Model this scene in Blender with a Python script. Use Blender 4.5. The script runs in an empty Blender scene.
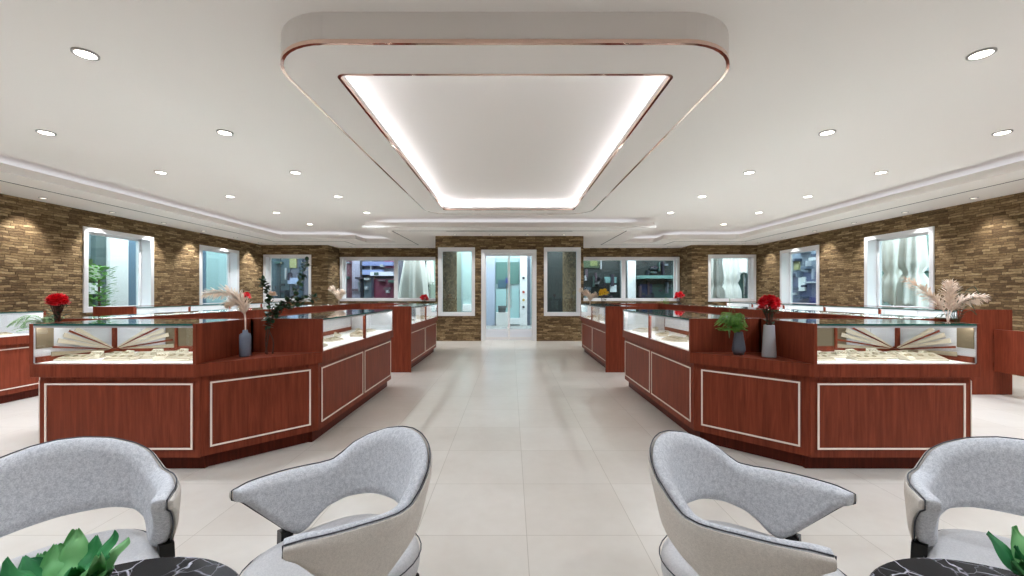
import bpy, bmesh, math, random
from mathutils import Vector, Matrix
random.seed(7)
PI = math.pi
sc = bpy.context.scene
COL = sc.collection
CX = 0.04                       # camera stands a touch right of the room axis

# ------------------------------------------------------------------ materials
def lin(c):
    out = []
    for v in c:
        v = v / 255.0
        out.append(v / 12.92 if v <= 0.04045 else ((v + 0.055) / 1.055) ** 2.4)
    return (out[0], out[1], out[2], 1.0)

def mat(name, rgb, rough=0.5, metal=0.0, spec=0.5, coat=0.0):
    m = bpy.data.materials.new(name); m.use_nodes = True
    p = m.node_tree.nodes['Principled BSDF']
    p.inputs['Base Color'].default_value = lin(rgb)
    p.inputs['Roughness'].default_value = rough
    p.inputs['Metallic'].default_value = metal
    p.inputs['Specular IOR Level'].default_value = spec
    p.inputs['Coat Weight'].default_value = coat
    return m

class NT:
    def __init__(self, m):
        self.t = m.node_tree; self.n = m.node_tree.nodes; self.l = m.node_tree.links
        self.p = self.n.get('Principled BSDF')
    def node(self, typ, **kw):
        n = self.n.new(typ)
        for k, v in kw.items(): setattr(n, k, v)
        return n
    def put(self, sock, v):
        if isinstance(v, bpy.types.NodeSocket): self.l.new(v, sock)
        else: sock.default_value = v
    def math(self, op, a, b=0.0, c=0.0):
        n = self.node('ShaderNodeMath', operation=op)
        self.put(n.inputs[0], a); self.put(n.inputs[1], b); self.put(n.inputs[2], c)
        return n.outputs[0]
    def mix(self, f, a, b):
        n = self.node('ShaderNodeMix', data_type='RGBA')
        self.put(n.inputs[0], f); self.put(n.inputs[6], a); self.put(n.inputs[7], b)
        return n.outputs[2]
    def coords(self):
        tc = self.node('ShaderNodeTexCoord'); s = self.node('ShaderNodeSeparateXYZ')
        self.l.new(tc.outputs['Object'], s.inputs[0])
        return tc.outputs['Object'], s.outputs
    def noise(self, vec, scale, detail=3.0, rough=0.5, dist=0.0):
        n = self.node('ShaderNodeTexNoise')
        if vec is not None: self.l.new(vec, n.inputs['Vector'])
        n.inputs['Scale'].default_value = scale; n.inputs['Detail'].default_value = detail
        n.inputs['Roughness'].default_value = rough; n.inputs['Distortion'].default_value = dist
        return n.outputs[0]
    def mapping(self, vec, scale):
        n = self.node('ShaderNodeMapping'); self.l.new(vec, n.inputs[0])
        n.inputs['Scale'].default_value = scale
        return n.outputs[0]
    def ramp(self, f, stops):
        n = self.node('ShaderNodeValToRGB'); self.l.new(f, n.inputs[0])
        e = n.color_ramp.elements
        while len(e) < len(stops): e.new(0.5)
        for i, (pos, c) in enumerate(stops):
            e[i].position = pos; e[i].color = c
        return n.outputs[0]
    def bump(self, h, strength, dist):
        n = self.node('ShaderNodeBump'); self.l.new(h, n.inputs['Height'])
        n.inputs['Strength'].default_value = strength; n.inputs['Distance'].default_value = dist
        self.l.new(n.outputs[0], self.p.inputs['Normal'])
    def white(self, a, b):
        c = self.node('ShaderNodeCombineXYZ'); self.put(c.inputs[0], a); self.put(c.inputs[1], b)
        n = self.node('ShaderNodeTexWhiteNoise', noise_dimensions='2D'); self.l.new(c.outputs[0], n.inputs['Vector'])
        return n.outputs['Value']

def stone_mat(name, axis):
    """split-face ledger stone laid in thin courses of random lengths"""
    m = mat(name, (120, 96, 66), 0.85, spec=0.2); k = NT(m)
    vec, xyz = k.coords()
    u = xyz[0] if axis == 'x' else xyz[1]
    wob = k.noise(vec, 7.0, 3.0)
    z = k.math('ADD', xyz[2], k.math('MULTIPLY', wob, 0.045))
    rz = k.math('DIVIDE', z, 0.041)
    row = k.math('FLOOR', rz)
    fz = k.math('FRACT', rz)
    r1 = k.white(row, 3.7)
    ln = k.math('ADD', 0.09, k.math('MULTIPLY', k.white(row, 11.3), 0.17))
    uu = k.math('DIVIDE', k.math('ADD', u, k.math('MULTIPLY', r1, 9.0)), ln)
    cell = k.math('FLOOR', uu); fu = k.math('FRACT', uu)
    rnd = k.white(cell, row)
    rnd2 = k.white(row, k.math('ADD', cell, 57.0))
    grain = k.noise(k.mapping(vec, (1, 1, 3.0)), 22.0, 5.0, 0.65)
    t = k.math('ADD', k.math('MULTIPLY', rnd, 0.5), k.math('MULTIPLY', k.math('ADD', k.math('MULTIPLY', k.math('SUBTRACT', grain, 0.5), 1.7), 0.5), 0.5))
    colr = k.ramp(t, [(0.12, lin((72, 55, 38))), (0.36, lin((108, 87, 60))), (0.52, lin((130, 107, 76))),
                      (0.70, lin((156, 132, 97))), (0.90, lin((194, 171, 132)))])
    ez = k.math('MINIMUM', fz, k.math('SUBTRACT', 1.0, fz))
    eu = k.math('MULTIPLY', k.math('MINIMUM', fu, k.math('SUBTRACT', 1.0, fu)), 5.0)
    edge = k.math('MINIMUM', 1.0, k.math('MULTIPLY', k.math('MINIMUM', ez, eu), 7.0))
    colr = k.mix(edge, lin((72, 54, 36)), colr)
    k.l.new(colr, k.p.inputs['Base Color'])
    h = k.math('MULTIPLY', edge, k.math('ADD', k.math('MULTIPLY', rnd2, 0.75), k.math('MULTIPLY', grain, 0.5)))
    k.bump(h, 0.7, 0.03)
    return m

def wood_mat(name, dark, light, axis_scale=(14, 14, 0.9), rough=0.4):
    m = mat(name, light, rough, spec=0.09); k = NT(m)
    vec, xyz = k.coords()
    g = k.noise(k.mapping(vec, axis_scale), 3.0, 6.0, 0.6, 0.6)
    f = k.noise(k.mapping(vec, (axis_scale[0] * 6, axis_scale[1] * 6, axis_scale[2] * 2)), 3.0, 3.0)
    t = k.math('ADD', k.math('MULTIPLY', g, 0.75), k.math('MULTIPLY', f, 0.25))
    c = k.ramp(t, [(0.3, lin(dark)), (0.68, lin(light))])
    k.l.new(c, k.p.inputs['Base Color'])
    k.p.inputs['Coat Weight'].default_value = 0.0
    return m

def floor_mat():
    m = mat('beige_porcelain_tile', (214, 204, 190), 0.28, spec=0.4); k = NT(m)
    vec, xyz = k.coords()
    T = 0.552
    def joint(s, off):
        f = k.math('FRACT', k.math('DIVIDE', k.math('ADD', s, off + 50 * T), T))
        e = k.math('MINIMUM', f, k.math('SUBTRACT', 1.0, f))
        return k.math('MINIMUM', 1.0, k.math('MULTIPLY', e, T / 0.0022))
    ex = joint(xyz[0], -0.118); ey = joint(xyz[1], -0.383)
    e = k.math('MINIMUM', ex, ey)
    cx = k.math('FLOOR', k.math('DIVIDE', k.math('ADD', xyz[0], -0.118 + 50 * T), T))
    cy = k.math('FLOOR', k.math('DIVIDE', k.math('ADD', xyz[1], -0.383 + 50 * T), T))
    rnd = k.white(cx, cy)
    n = k.noise(vec, 1.6, 5.0, 0.55, 0.4); n2 = k.noise(vec, 14.0, 4.0)
    t = k.math('ADD', k.math('MULTIPLY', n, 0.6), k.math('ADD', k.math('MULTIPLY', n2, 0.2), k.math('MULTIPLY', rnd, 0.14)))
    c = k.ramp(t, [(0.3, lin((198, 190, 179))), (0.65, lin((212, 206, 197)))])
    c = k.mix(e, lin((150, 139, 122)), c)
    k.l.new(c, k.p.inputs['Base Color'])
    return m

def marble_mat():
    m = mat('black_marble', (16, 15, 17), 0.25, spec=0.06); k = NT(m)
    vec, xyz = k.coords()
    d = k.noise(vec, 5.0, 4.0, 0.6)
    dv = k.node('ShaderNodeVectorMath', operation='MULTIPLY_ADD')
    k.l.new(vec, dv.inputs[0]); dv.inputs[1].default_value = (1, 1, 1)
    cb = k.node('ShaderNodeCombineXYZ'); k.l.new(k.math('MULTIPLY', d, 0.18), cb.inputs[0]); k.l.new(k.math('MULTIPLY', d, -0.12), cb.inputs[1])
    k.l.new(cb.outputs[0], dv.inputs[2])
    def veins(scale, w):
        v = k.node('ShaderNodeTexVoronoi', feature='DISTANCE_TO_EDGE'); v.inputs['Scale'].default_value = scale
        k.l.new(dv.outputs[0], v.inputs['Vector'])
        return k.math('SUBTRACT', 1.0, k.math('MINIMUM', 1.0, k.math('DIVIDE', v.outputs['Distance'], w)))
    a = k.math('MAXIMUM', veins(6.5, 0.016), k.math('MULTIPLY', veins(14.0, 0.014), 0.5))
    fade = k.math('MINIMUM', 1.0, k.math('MULTIPLY', k.math('MAXIMUM', k.math('SUBTRACT', k.noise(vec, 7.0, 2.0), 0.38), 0.0), 5.0))
    c = k.mix(k.math('MULTIPLY', a, fade), lin((18, 16, 18)), lin((205, 203, 214)))
    k.l.new(c, k.p.inputs['Base Color'])
    return m

def fabric_mat(name, a, b, scale=260):
    m = mat(name, a, 0.95, spec=0.1); k = NT(m)
    vec, xyz = k.coords()
    n = k.noise(vec, scale, 2.0, 0.7); n2 = k.noise(vec, scale * 0.35, 2.0)
    t = k.math('ADD', k.math('MULTIPLY', n, 0.6), k.math('MULTIPLY', n2, 0.4))
    k.l.new(k.ramp(t, [(0.36, lin(b)), (0.62, lin(a))]), k.p.inputs['Base Color'])
    k.bump(n, 0.35, 0.003)
    return m

def leaf_mat(name, a, b, scale=9.0):
    m = mat(name, a, 0.5, spec=0.3); k = NT(m)
    vec, xyz = k.coords()
    k.l.new(k.ramp(k.noise(vec, scale, 2.0), [(0.35, lin(b)), (0.65, lin(a))]), k.p.inputs['Base Color'])
    return m

def glass_mat(name, tint=(245, 250, 248), ior=1.45):
    m = bpy.data.materials.new(name); m.use_nodes = True
    k = NT(m); k.n.remove(k.p)
    out = k.n['Material Output']
    tr = k.node('ShaderNodeBsdfTransparent'); tr.inputs[0].default_value = lin(tint)
    gl = k.node('ShaderNodeBsdfGlossy'); gl.inputs['Roughness'].default_value = 0.0
    gl.inputs['Color'].default_value = (1, 1, 1, 1)
    ge = k.node('ShaderNodeNewGeometry'); dt = k.node('ShaderNodeVectorMath', operation='DOT_PRODUCT')
    k.l.new(ge.outputs['Incoming'], dt.inputs[0]); k.l.new(ge.outputs['Normal'], dt.inputs[1])
    f0 = ((ior - 1) / (ior + 1)) ** 2
    fr = k.math('ADD', f0, k.math('MULTIPLY', 1 - f0, k.math('POWER', k.math('SUBTRACT', 1.0, k.math('ABSOLUTE', dt.outputs['Value'])), 5.0)))
    mx = k.node('ShaderNodeMixShader')
    k.l.new(fr, mx.inputs[0]); k.l.new(tr.outputs[0], mx.inputs[1]); k.l.new(gl.outputs[0], mx.inputs[2])
    k.l.new(mx.outputs[0], out.inputs[0])
    return m

def emit_mat(name, rgb, s):
    m = bpy.data.materials.new(name); m.use_nodes = True
    k = NT(m); k.n.remove(k.p)
    e = k.node('ShaderNodeEmission'); e.inputs[0].default_value = lin(rgb); e.inputs[1].default_value = s
    k.l.new(e.outputs[0], k.n['Material Output'].inputs[0])
    return m

M = dict(
    stone_x=stone_mat('ledger_stone_x', 'x'), stone_y=stone_mat('ledger_stone_y', 'y'),
    wood=wood_mat('mahogany', (100, 46, 31), (142, 68, 47)),
    wood_dark=wood_mat('mahogany_dark', (70, 28, 19), (98, 41, 28)),
    floor=floor_mat(), marble=marble_mat(),
    paint=mat('ceiling_paint', (238, 233, 229), 0.9, spec=0.1),
    white=mat('white_gloss', (240, 240, 240), 0.35),
    frame=mat('white_frame', (232, 232, 234), 0.4),
    steel=mat('brushed_steel', (200, 195, 188), 0.22, 1.0),
    mirror=mat('copper_mirror', (226, 196, 182), 0.06, 1.0),
    gold=mat('champagne_metal', (255, 240, 226), 0.25, 0.2),
    dark=mat('dark_gap', (24, 24, 26), 0.7),
    grey=mat('grey_metal', (168, 166, 164), 0.45, 0.1),
    deck=mat('white_deck', (246, 242, 238), 0.6), rail=mat('pale_rail', (186, 186, 190), .4),
    door=mat('pale_door', (214, 214, 218), 0.4),
    olive_brown=mat('olive_brown_panel', (112, 98, 76), 0.8),  # plain olive-brown for the panels added in the front cases
    cream=mat('cream_leatherette', (206, 194, 174), 0.6),
    linen=mat('taupe_linen', (166, 152, 130), 0.7),
    jewel=mat('gold_jewel', (150, 134, 104), 0.35, 0.8),
    glass=glass_mat('clear_glass', (253, 254, 253)), glass_top=glass_mat('glass_top', (246, 251, 249), 1.5),
    pane=glass_mat('window_glass', (225, 236, 238), 1.4),
    green_edge=mat('green_glass_edge', (38, 92, 86), 0.15),
    tweed=fabric_mat('grey_tweed', (224, 225, 228), (182, 184, 189)),
    linen_out=fabric_mat('warm_grey_cloth', (228, 221, 212), (210, 203, 194), 400),
    seat=fabric_mat('seat_cloth', (216, 214, 213), (198, 196, 196), 400),
    piping=mat('charcoal_piping', (70, 70, 76), 0.8),
    black=mat('black_wood', (16, 15, 15), 0.35),
    leafd=leaf_mat('deep_green_leaf', (72, 158, 94), (34, 108, 64)),
    leafl=leaf_mat('pale_green_leaf', (150, 206, 140), (96, 168, 104)),
    ivy=leaf_mat('dark_branch_leaf', (54, 84, 52), (26, 46, 30), 14),
    fern=leaf_mat('fern_green', (136, 186, 86), (84, 138, 58), 20),
    fernp=leaf_mat('pale_fern', (150, 180, 128), (100, 144, 92), 20),
    twig=mat('brown_twig', (84, 56, 44), 0.8),
    red=leaf_mat('red_petal', (238, 46, 60), (200, 22, 40), 30),
    yellow=mat('yellow_petal', (226, 190, 50), 0.6),
    rose=mat('pale_rose_petal', (240, 214, 196), 0.6),
    pampas=leaf_mat('pampas_plume', (246, 232, 218), (228, 208, 190), 30),
    vase_blue=mat('blue_grey_ceramic', (112, 122, 138), 0.4),
    vase_dark=mat('slate_ceramic', (84, 88, 98), 0.45),
    vase_grey=mat('pale_grey_ceramic', (168, 168, 172), 0.5),
    vase_clear=glass_mat('clear_vase'),
    lamp=emit_mat('lamp_lens', (255, 246, 232), 9.0),
    lamp_soft=emit_mat('soft_lens', (255, 246, 232), 1.6),
    dim=mat('unlit_lens', (226, 222, 216), 0.4),
    led=emit_mat('led_strip', (240, 245, 255), 24.0),
    led_cove=emit_mat('led_cove', (244, 247, 255), .72),
    led_case=emit_mat('led_case', (250, 250, 252), 27.0),
    cloth=mat('white_canvas', (238, 236, 230), 0.9),
    pave=mat('street_paving', (150, 148, 146), 0.8),
)

# ------------------------------------------------------------------ mesh helpers
class MB:
    def __init__(self): self.bm = bmesh.new(); self.mats = []
    def _mi(self, m):
        if m is None: return 0
        if m not in self.mats: self.mats.append(m)
        return self.mats.index(m)
    def face(self, vs, mi=0):
        try:
            f = self.bm.faces.new(vs); f.material_index = mi; return f
        except ValueError: return None
    def box(self, x0, x1, y0, y1, z0, z1, m=None, bev=0.0):
        mi = self._mi(m)
        b = bmesh.new()
        vs = [b.verts.new((x, y, z)) for x in (x0, x1) for y in (y0, y1) for z in (z0, z1)]
        for q in ((0, 1, 3, 2), (4, 6, 7, 5), (0, 4, 5, 1), (2, 3, 7, 6), (0, 2, 6, 4), (1, 5, 7, 3)):
            b.faces.new([vs[i] for i in q])
        if bev: bmesh.ops.bevel(b, geom=b.edges[:], offset=bev, segments=2, affect='EDGES', profile=0.6)
        mp = {v: self.bm.verts.new(v.co) for v in b.verts}
        for f in b.faces: self.face([mp[v] for v in f.verts], mi)
        b.free(); return self
    def prism(self, pts, z0, z1, m=None):
        mi = self._mi(m)
        lo = [self.bm.verts.new((x, y, z0)) for x, y in pts]; hi = [self.bm.verts.new((x, y, z1)) for x, y in pts]
        self.face(lo[::-1], mi); self.face(hi, mi)
        n = len(pts)
        for i in range(n): self.face([lo[i], lo[(i + 1) % n], hi[(i + 1) % n], hi[i]], mi)
        return self
    def rings(self, rings, closed_ring=True, cap=True, m=None, loop=False):
        mi = self._mi(m)
        R = [[self.bm.verts.new(p) for p in r] for r in rings]
        n = len(R[0]); last = len(R) if loop else len(R) - 1
        for a in range(last):
            b = (a + 1) % len(R)
            for i in range(n if closed_ring else n - 1):
                j = (i + 1) % n
                self.face([R[a][i], R[a][j], R[b][j], R[b][i]], mi)
        if cap and closed_ring and not loop: self.face(R[0][::-1], mi); self.face(R[-1], mi)
        return self
    def lathe(self, prof, n=24, c=(0, 0, 0), m=None, ribs=0, ribd=0.0):
        rr = []
        for r, z in prof:
            rr.append([(c[0] + (r * (1 - ribd * (0.5 + 0.5 * math.cos(ribs * 2 * PI * i / n)) if ribs else r)) * math.cos(2 * PI * i / n),
                        c[1] + (r * (1 - ribd * (0.5 + 0.5 * math.cos(ribs * 2 * PI * i / n)) if ribs else r)) * math.sin(2 * PI * i / n), c[2] + z) for i in range(n)])
        if ribs == 0:
            rr = [[(c[0] + r * math.cos(2 * PI * i / n), c[1] + r * math.sin(2 * PI * i / n), c[2] + z) for i in range(n)] for r, z in prof]
        return self.rings(rr, m=m)
    def tube(self, pts, r, n=8, m=None, closed=False):
        pts = [Vector(p) for p in pts]; rings = []
        N = len(pts)
        rad = r if callable(r) else (lambda t: r)
        up = Vector((0, 0, 1))
        for i, p in enumerate(pts):
            if closed: d = pts[(i + 1) % N] - pts[i - 1]
            else: d = pts[min(i + 1, N - 1)] - pts[max(i - 1, 0)]
            if d.length < 1e-9: d = Vector((0, 0, 1))
            d.normalize()
            a = d.cross(up)
            if a.length < 1e-3: a = d.cross(Vector((1, 0, 0)))
            a.normalize(); b = d.cross(a)
            rr = rad(i / max(1, N - 1))
            rings.append([tuple(p + a * rr * math.cos(2 * PI * k / n) + b * rr * math.sin(2 * PI * k / n)) for k in range(n)])
        return self.rings(rings, m=m, loop=closed)
    def build(self, name, m, parent=None, smooth=False, sub=0, solid=0.0):
        bmesh.ops.recalc_face_normals(self.bm, faces=self.bm.faces[:])
        me = bpy.data.meshes.new(name); self.bm.to_mesh(me); self.bm.free()
        for x in (self.mats or [m]): me.materials.append(x)
        if smooth: me.polygons.foreach_set('use_smooth', [True] * len(me.polygons))
        o = bpy.data.objects.new(name, me); COL.objects.link(o)
        if parent is not None: o.parent = parent
        if solid:
            d = o.modifiers.new('solid', 'SOLIDIFY'); d.thickness = solid; d.offset = 0
        if sub:
            s = o.modifiers.new('sub', 'SUBSURF'); s.levels = sub; s.render_levels = sub
        return o

def thing(name, label, cat, loc=(0, 0, 0), rz=0.0, group=None):
    o = bpy.data.objects.new(name, None); COL.objects.link(o)
    o.empty_display_size = 0.1
    o.location = loc; o.rotation_euler = (0, 0, rz)
    o['label'] = label; o['category'] = cat
    if group: o['group'] = group
    return o
def tag(o, label, cat, group=None):
    o['label'] = label; o['category'] = cat
    if group: o['group'] = group
    return o
def struct(mb, name, m, parent=None, **kw):
    o = mb.build(name, m, parent, **kw)
    if parent is None: o['kind'] = 'structure'
    return o
def copy_thing(src, loc, rz, label, group=None):
    r = src.copy(); COL.objects.link(r); r.location = loc; r.rotation_euler = (0, 0, rz)
    r['label'] = label
    if group: r['group'] = group
    for ch in list(src.children):
        c = ch.copy(); COL.objects.link(c); c.parent = r
        for g in list(ch.children):
            d = g.copy(); COL.objects.link(d); d.parent = c
    return r
def crom(pts, per=8):
    P = [Vector(p) for p in pts]; out = []
    for i in range(len(P) - 1):
        p0 = P[max(i - 1, 0)]; p1 = P[i]; p2 = P[i + 1]; p3 = P[min(i + 2, len(P) - 1)]
        for s in range(per):
            t = s / per
            out.append(0.5 * ((2 * p1) + (p2 - p0) * t + (2 * p0 - 5 * p1 + 4 * p2 - p3) * t * t + (3 * p1 - p0 - 3 * p2 + p3) * t ** 3))
    out.append(P[-1]); return out
def lerp_key(keys, x):
    for (a, va), (b, vb) in zip(keys, keys[1:]):
        if x <= b:
            t = (x - a) / (b - a)
            return va + (vb - va) * t
    return keys[-1][1]
ORD = ['first', 'second', 'third', 'fourth', 'fifth', 'sixth', 'seventh', 'eighth', 'ninth', 'tenth', 'eleventh', 'twelfth']

# ------------------------------------------------------------------ camera
cam = bpy.data.cameras.new('camera'); co = bpy.data.objects.new('camera', cam); COL.objects.link(co)
co.location = (CX, 0, 1.2); co.rotation_euler = (PI / 2, 0, 0)
cam.sensor_width = 36; cam.lens = 36 * 410 / 1024; cam.shift_x = 1 / 1024; cam.shift_y = 6 / 1024
cam.clip_start = 0.02
sc.camera = co

# ------------------------------------------------------------------ room shell
SZ, MZ = 2.68, 2.92            # soffit and main ceiling heights
WX, YB, YR, YC = 7.48, 12.4, 13.2, 10.47
JX, BX, YF = 5.5, 1.89, -4.0
struct(MB().box(-WX - .3, WX + .3, YF, YR + .3, -.12, 0), 'floor', M['floor'])
struct(MB().box(-WX - .3, WX + .3, YF, YR + .3, MZ, MZ + .12), 'ceiling', M['paint'])

def wall(name, axis, c0, c1, a0, a1, holes, m, z1=MZ):
    """wall slab between c0..c1 (thickness) spanning a0..a1, with rectangular holes (h0,h1,z0,z1)"""
    mb = MB()
    def b(p, q, r, s):
        if q - p < 1e-4 or s - r < 1e-4: return
        if axis == 'x': mb.box(p, q, c0, c1, r, s)
        else: mb.box(c0, c1, p, q, r, s)
    cur = a0
    for h0, h1, hz0, hz1 in sorted(holes):
        b(cur, h0, 0, z1); b(h0, h1, 0, hz0); b(h0, h1, hz1, z1); cur = h1
    b(cur, a1, 0, z1)
    return struct(mb, name, m)
W1, W2 = (7.22, 8.59), (9.91, 11.29)
ZW0, ZW1, ZS = 0.99, 2.37, 0.89
wall('wall_left', 'y', -WX - .3, -WX, YF, YB + .3, [(*W1, ZS, ZW1), (*W2, ZS, ZW1)], M['stone_y'])
wall('wall_right', 'y', WX, WX + .3, YF, YB + .3, [(*W1, ZS, ZW1), (*W2, ZS, ZW1)], M['stone_y'])
for s, nm in ((-1, 'left'), (1, 'right')):
    a, b = sorted((s * 7.42, s * 6.02)); A, B = sorted((s * WX, s * JX))
    wall('wall_back_' + nm, 'x', YB, YB + .3, A, B, [(a, b, ZW0, ZW1)], M['stone_x'])
    a, b = sorted((s * JX, s * (JX + .3)))
    wall('wall_return_' + nm, 'y', a, b, YB + .3, YR, [], M['stone_y'])
    a, b = sorted((s * 5.44, s * 2.1)); A, B = sorted((s * (JX + .3), s * BX))
    wall('wall_recess_' + nm, 'x', YR, YR + .3, A, B, [(a, b, ZW0, ZW1)], M['stone_x'])
    a, b = sorted((s * BX, s * (BX - .15)))
    wall('wall_vestibule_' + nm, 'y', a, b, YC + .15, YR + .3, [], M['stone_y'])
BW = (0.92, 1.80, 0.66, 2.37)
DO = (-0.69, 0.66, 0.0, 2.30)
wall('wall_front_vestibule', 'x', YC, YC + .15, -BX, BX, [(-1.80, -0.90, .66, 2.37), DO, (0.90, 1.80, .66, 2.37)], M['stone_x'])
wall('wall_rear', 'x', YF - .2, YF, -WX - .3, WX + .3, [], M['paint'])

# soffit swept round the walls, with a lip that hides the light cove
outline = [(-WX, YF), (-WX, YB), (-JX, YB), (-JX, YR), (-BX, YR), (-BX, YC), (BX, YC), (BX, YR), (JX, YR), (JX, YB), (WX, YB), (WX, YF)]
sgn = [(1, 0), (1, -1), (1, -1), (1, -1), (-1, -1), (-1, -1), (1, -1), (1, -1), (-1, -1), (-1, -1), (-1, -1), (-1, 0)]
def off(o): return [(x + sx * o, y + sy * o) for (x, y), (sx, sy) in zip(outline, sgn)]
def sweep(prof, closed=True):
    mb = MB(); rings = []
    for i in range(len(outline)):
        rings.append([(off(o)[i][0], off(o)[i][1], z) for o, z in prof])
    mb.rings(rings, cap=True); return mb
struct(sweep([(0, SZ), (1.37, SZ), (1.37, SZ + .045), (1.33, SZ + .055), (1.33, SZ + .115), (1.29, SZ + .118), (1.27, SZ + .118), (1.27, SZ + .09), (.60, SZ + .09), (.60, MZ), (0, MZ)]), 'trim_1', M['paint'])
struct(sweep([(.845, SZ - .002), (.87, SZ - .002), (.87, SZ + .002), (.845, SZ + .002)]), 'trim_2', M['dark'])
led = sweep([(.66, SZ + .091), (1.04, SZ + .091), (1.04, SZ + .096), (.66, SZ + .096)]).build('cove_light_strip', M['led_cove'])
tag(led, 'warm light strip hidden behind the soffit lip round the ceiling', 'light strip')
d = thing('air_diffuser', 'long dark slot diffuser in the white soffit before the entrance', 'vent', (0, YC - .857, SZ))
MB().box(-1.5, 1.5, -.035, .035, -.006, 0).build('diffuser_frame', M['grey'], d)
MB().box(-1.47, 1.47, -.022, .022, -.009, -.004).build('slot', M['dark'], d)

# lowered feature panel
def rrect(hx, y0, y1, r, z, n=10):
    pts = []
    for cxx, cyy, a0 in ((hx - r, y1 - r, 0), (-hx + r, y1 - r, PI / 2), (-hx + r, y0 + r, PI), (hx - r, y0 + r, 1.5 * PI)):
        for i in range(n + 1):
            a = a0 + (PI / 2) * i / n
            pts.append((cxx + r * math.cos(a), cyy + r * math.sin(a), z))
    return pts
SB = 2.73
O = (1.54, 2.50, 7.84, .43); I = (1.17, 2.864, 7.475, .05)
def loops(ls, name, m, closed=False):
    mb = MB(); mb.rings([rrect(*l) for l in ls], cap=False, loop=closed); return mb
lst = [(*O, MZ), (*O, SB), (*I, SB), (*I, SB + .06), (1.48, 2.56, 7.78, .37, SB + .06), (1.48, 2.56, 7.78, .37, MZ)]
struct(loops(lst, '', None), 'ceiling_panel', M['paint'])
t1 = loops([(1.545, 2.495, 7.845, .433, SB + .022), (1.545, 2.495, 7.845, .433, SB - .003), (1.525, 2.515, 7.825, .415, SB - .003), (1.525, 2.515, 7.825, .415, SB + .022)], '', None, True)
struct(t1, 'trim_3', M['mirror'])
t2 = loops([(1.185, 2.849, 7.49, .06, SB - .003), (1.165, 2.869, 7.47, .045, SB - .003), (1.165, 2.869, 7.47, .045, SB + .02), (1.185, 2.849, 7.49, .06, SB + .02)], '', None, True)
struct(t2, 'trim_4', M['mirror'])
l2 = loops([(1.44, 2.60, 7.74, .34, SB + .062), (1.41, 2.63, 7.71, .32, SB + .062), (1.41, 2.63, 7.71, .32, SB + .072), (1.44, 2.60, 7.74, .34, SB + .072)], '', None, True).build('cove_light_strip', M['led'])
tag(l2, 'warm light strip inside the recess of the lowered ceiling panel', 'light strip')

# ------------------------------------------------------------------ windows and door
WN = [0]
def window(axis, face, sgnn, a0, a1, z0, z1, mull=(), depth=.26, label=''):
    """face: room-side plane; sgnn: outward direction; liner + casing + glass"""
    WN[0] += 1
    nm = 'window_%d' % WN[0]
    mb = MB()
    def b(mbx, p, q, c, dd, r, s, bev=0.0):
        lo, hi = sorted((face + sgnn * c, face + sgnn * dd))
        if axis == 'x': mbx.box(p, q, lo, hi, r, s, None, bev)
        else: mbx.box(lo, hi, p, q, r, s, None, bev)
    w = .055
    # casing on the room face + deep liner
    for p, q, r, s in ((a0 - .02, a0 + w, z0 - .02, z1 + .02), (a1 - w, a1 + .02, z0 - .02, z1 + .02), (a0 + w, a1 - w, z0 - .02, z0 + w), (a0 + w, a1 - w, z1 - w, z1 + .02)):
        b(mb, p, q, -.025, .0, r, s)
    for p, q, r, s in ((a0, a0 + .03, z0, z1), (a1 - .03, a1, z0, z1), (a0, a1, z0, z0 + .03), (a0, a1, z1 - .03, z1)):
        b(mb, p, q, 0, depth, r, s)
    fr = struct(mb, nm, M['frame'])
    mb = MB(); w2 = .045
    for p, q, r, s in ((a0 + .03, a0 + .03 + w2, z0 + .03, z1 - .03), (a1 - .03 - w2, a1 - .03, z0 + .03, z1 - .03), (a0, a1, z0 + .03, z0 + .03 + w2), (a0, a1, z1 - .03 - w2, z1 - .03)):
        b(mb, p, q, depth - .06, depth, r, s)
    for mx, mw in mull: b(mb, mx - mw / 2, mx + mw / 2, depth - .06, depth, z0 + .03, z1 - .03)
    mb.build('window_sash', M['frame'], fr)
    mb = MB(); b(mb, a0 + .05, a1 - .05, depth - .035, depth - .03, z0 + .05, z1 - .05)
    mb.build('glass_pane', M['pane'], fr)
    return fr
window('y', -WX, -1, *W1, ZS, ZW1); window('y', -WX, -1, *W2, ZS, ZW1)
window('y', WX, 1, *W1, ZS, ZW1); window('y', WX, 1, *W2, ZS, ZW1)
window('x', YB, 1, -7.42, -6.02, ZW0, ZW1); window('x', YB, 1, 6.02, 7.42, ZW0, ZW1)
window('x', YR, 1, -5.44, -2.1, ZW0, ZW1, mull=((-3.72, .13),)); window('x', YR, 1, 2.1, 5.44, ZW0, ZW1, mull=((3.72, .13),))
window('x', YC, 1, -1.80, -.90, .66, 2.37, depth=.15); window('x', YC, 1, .90, 1.80, .66, 2.37, depth=.15)
mb = MB()
x0, x1, dz = DO[0], DO[1], DO[3]
for p, q, r, s in ((x0 - .03, x0 + .06, 0, dz + .03), (x1 - .06, x1 + .03, 0, dz + .03), (x0 + .06, x1 - .06, dz - .06, dz + .03)):
    mb.box(p, q, YC - .03, YC + .15, r, s)
dr = struct(mb, 'door_1', M['frame'])
cxm = (x0 + x1) / 2
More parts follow.
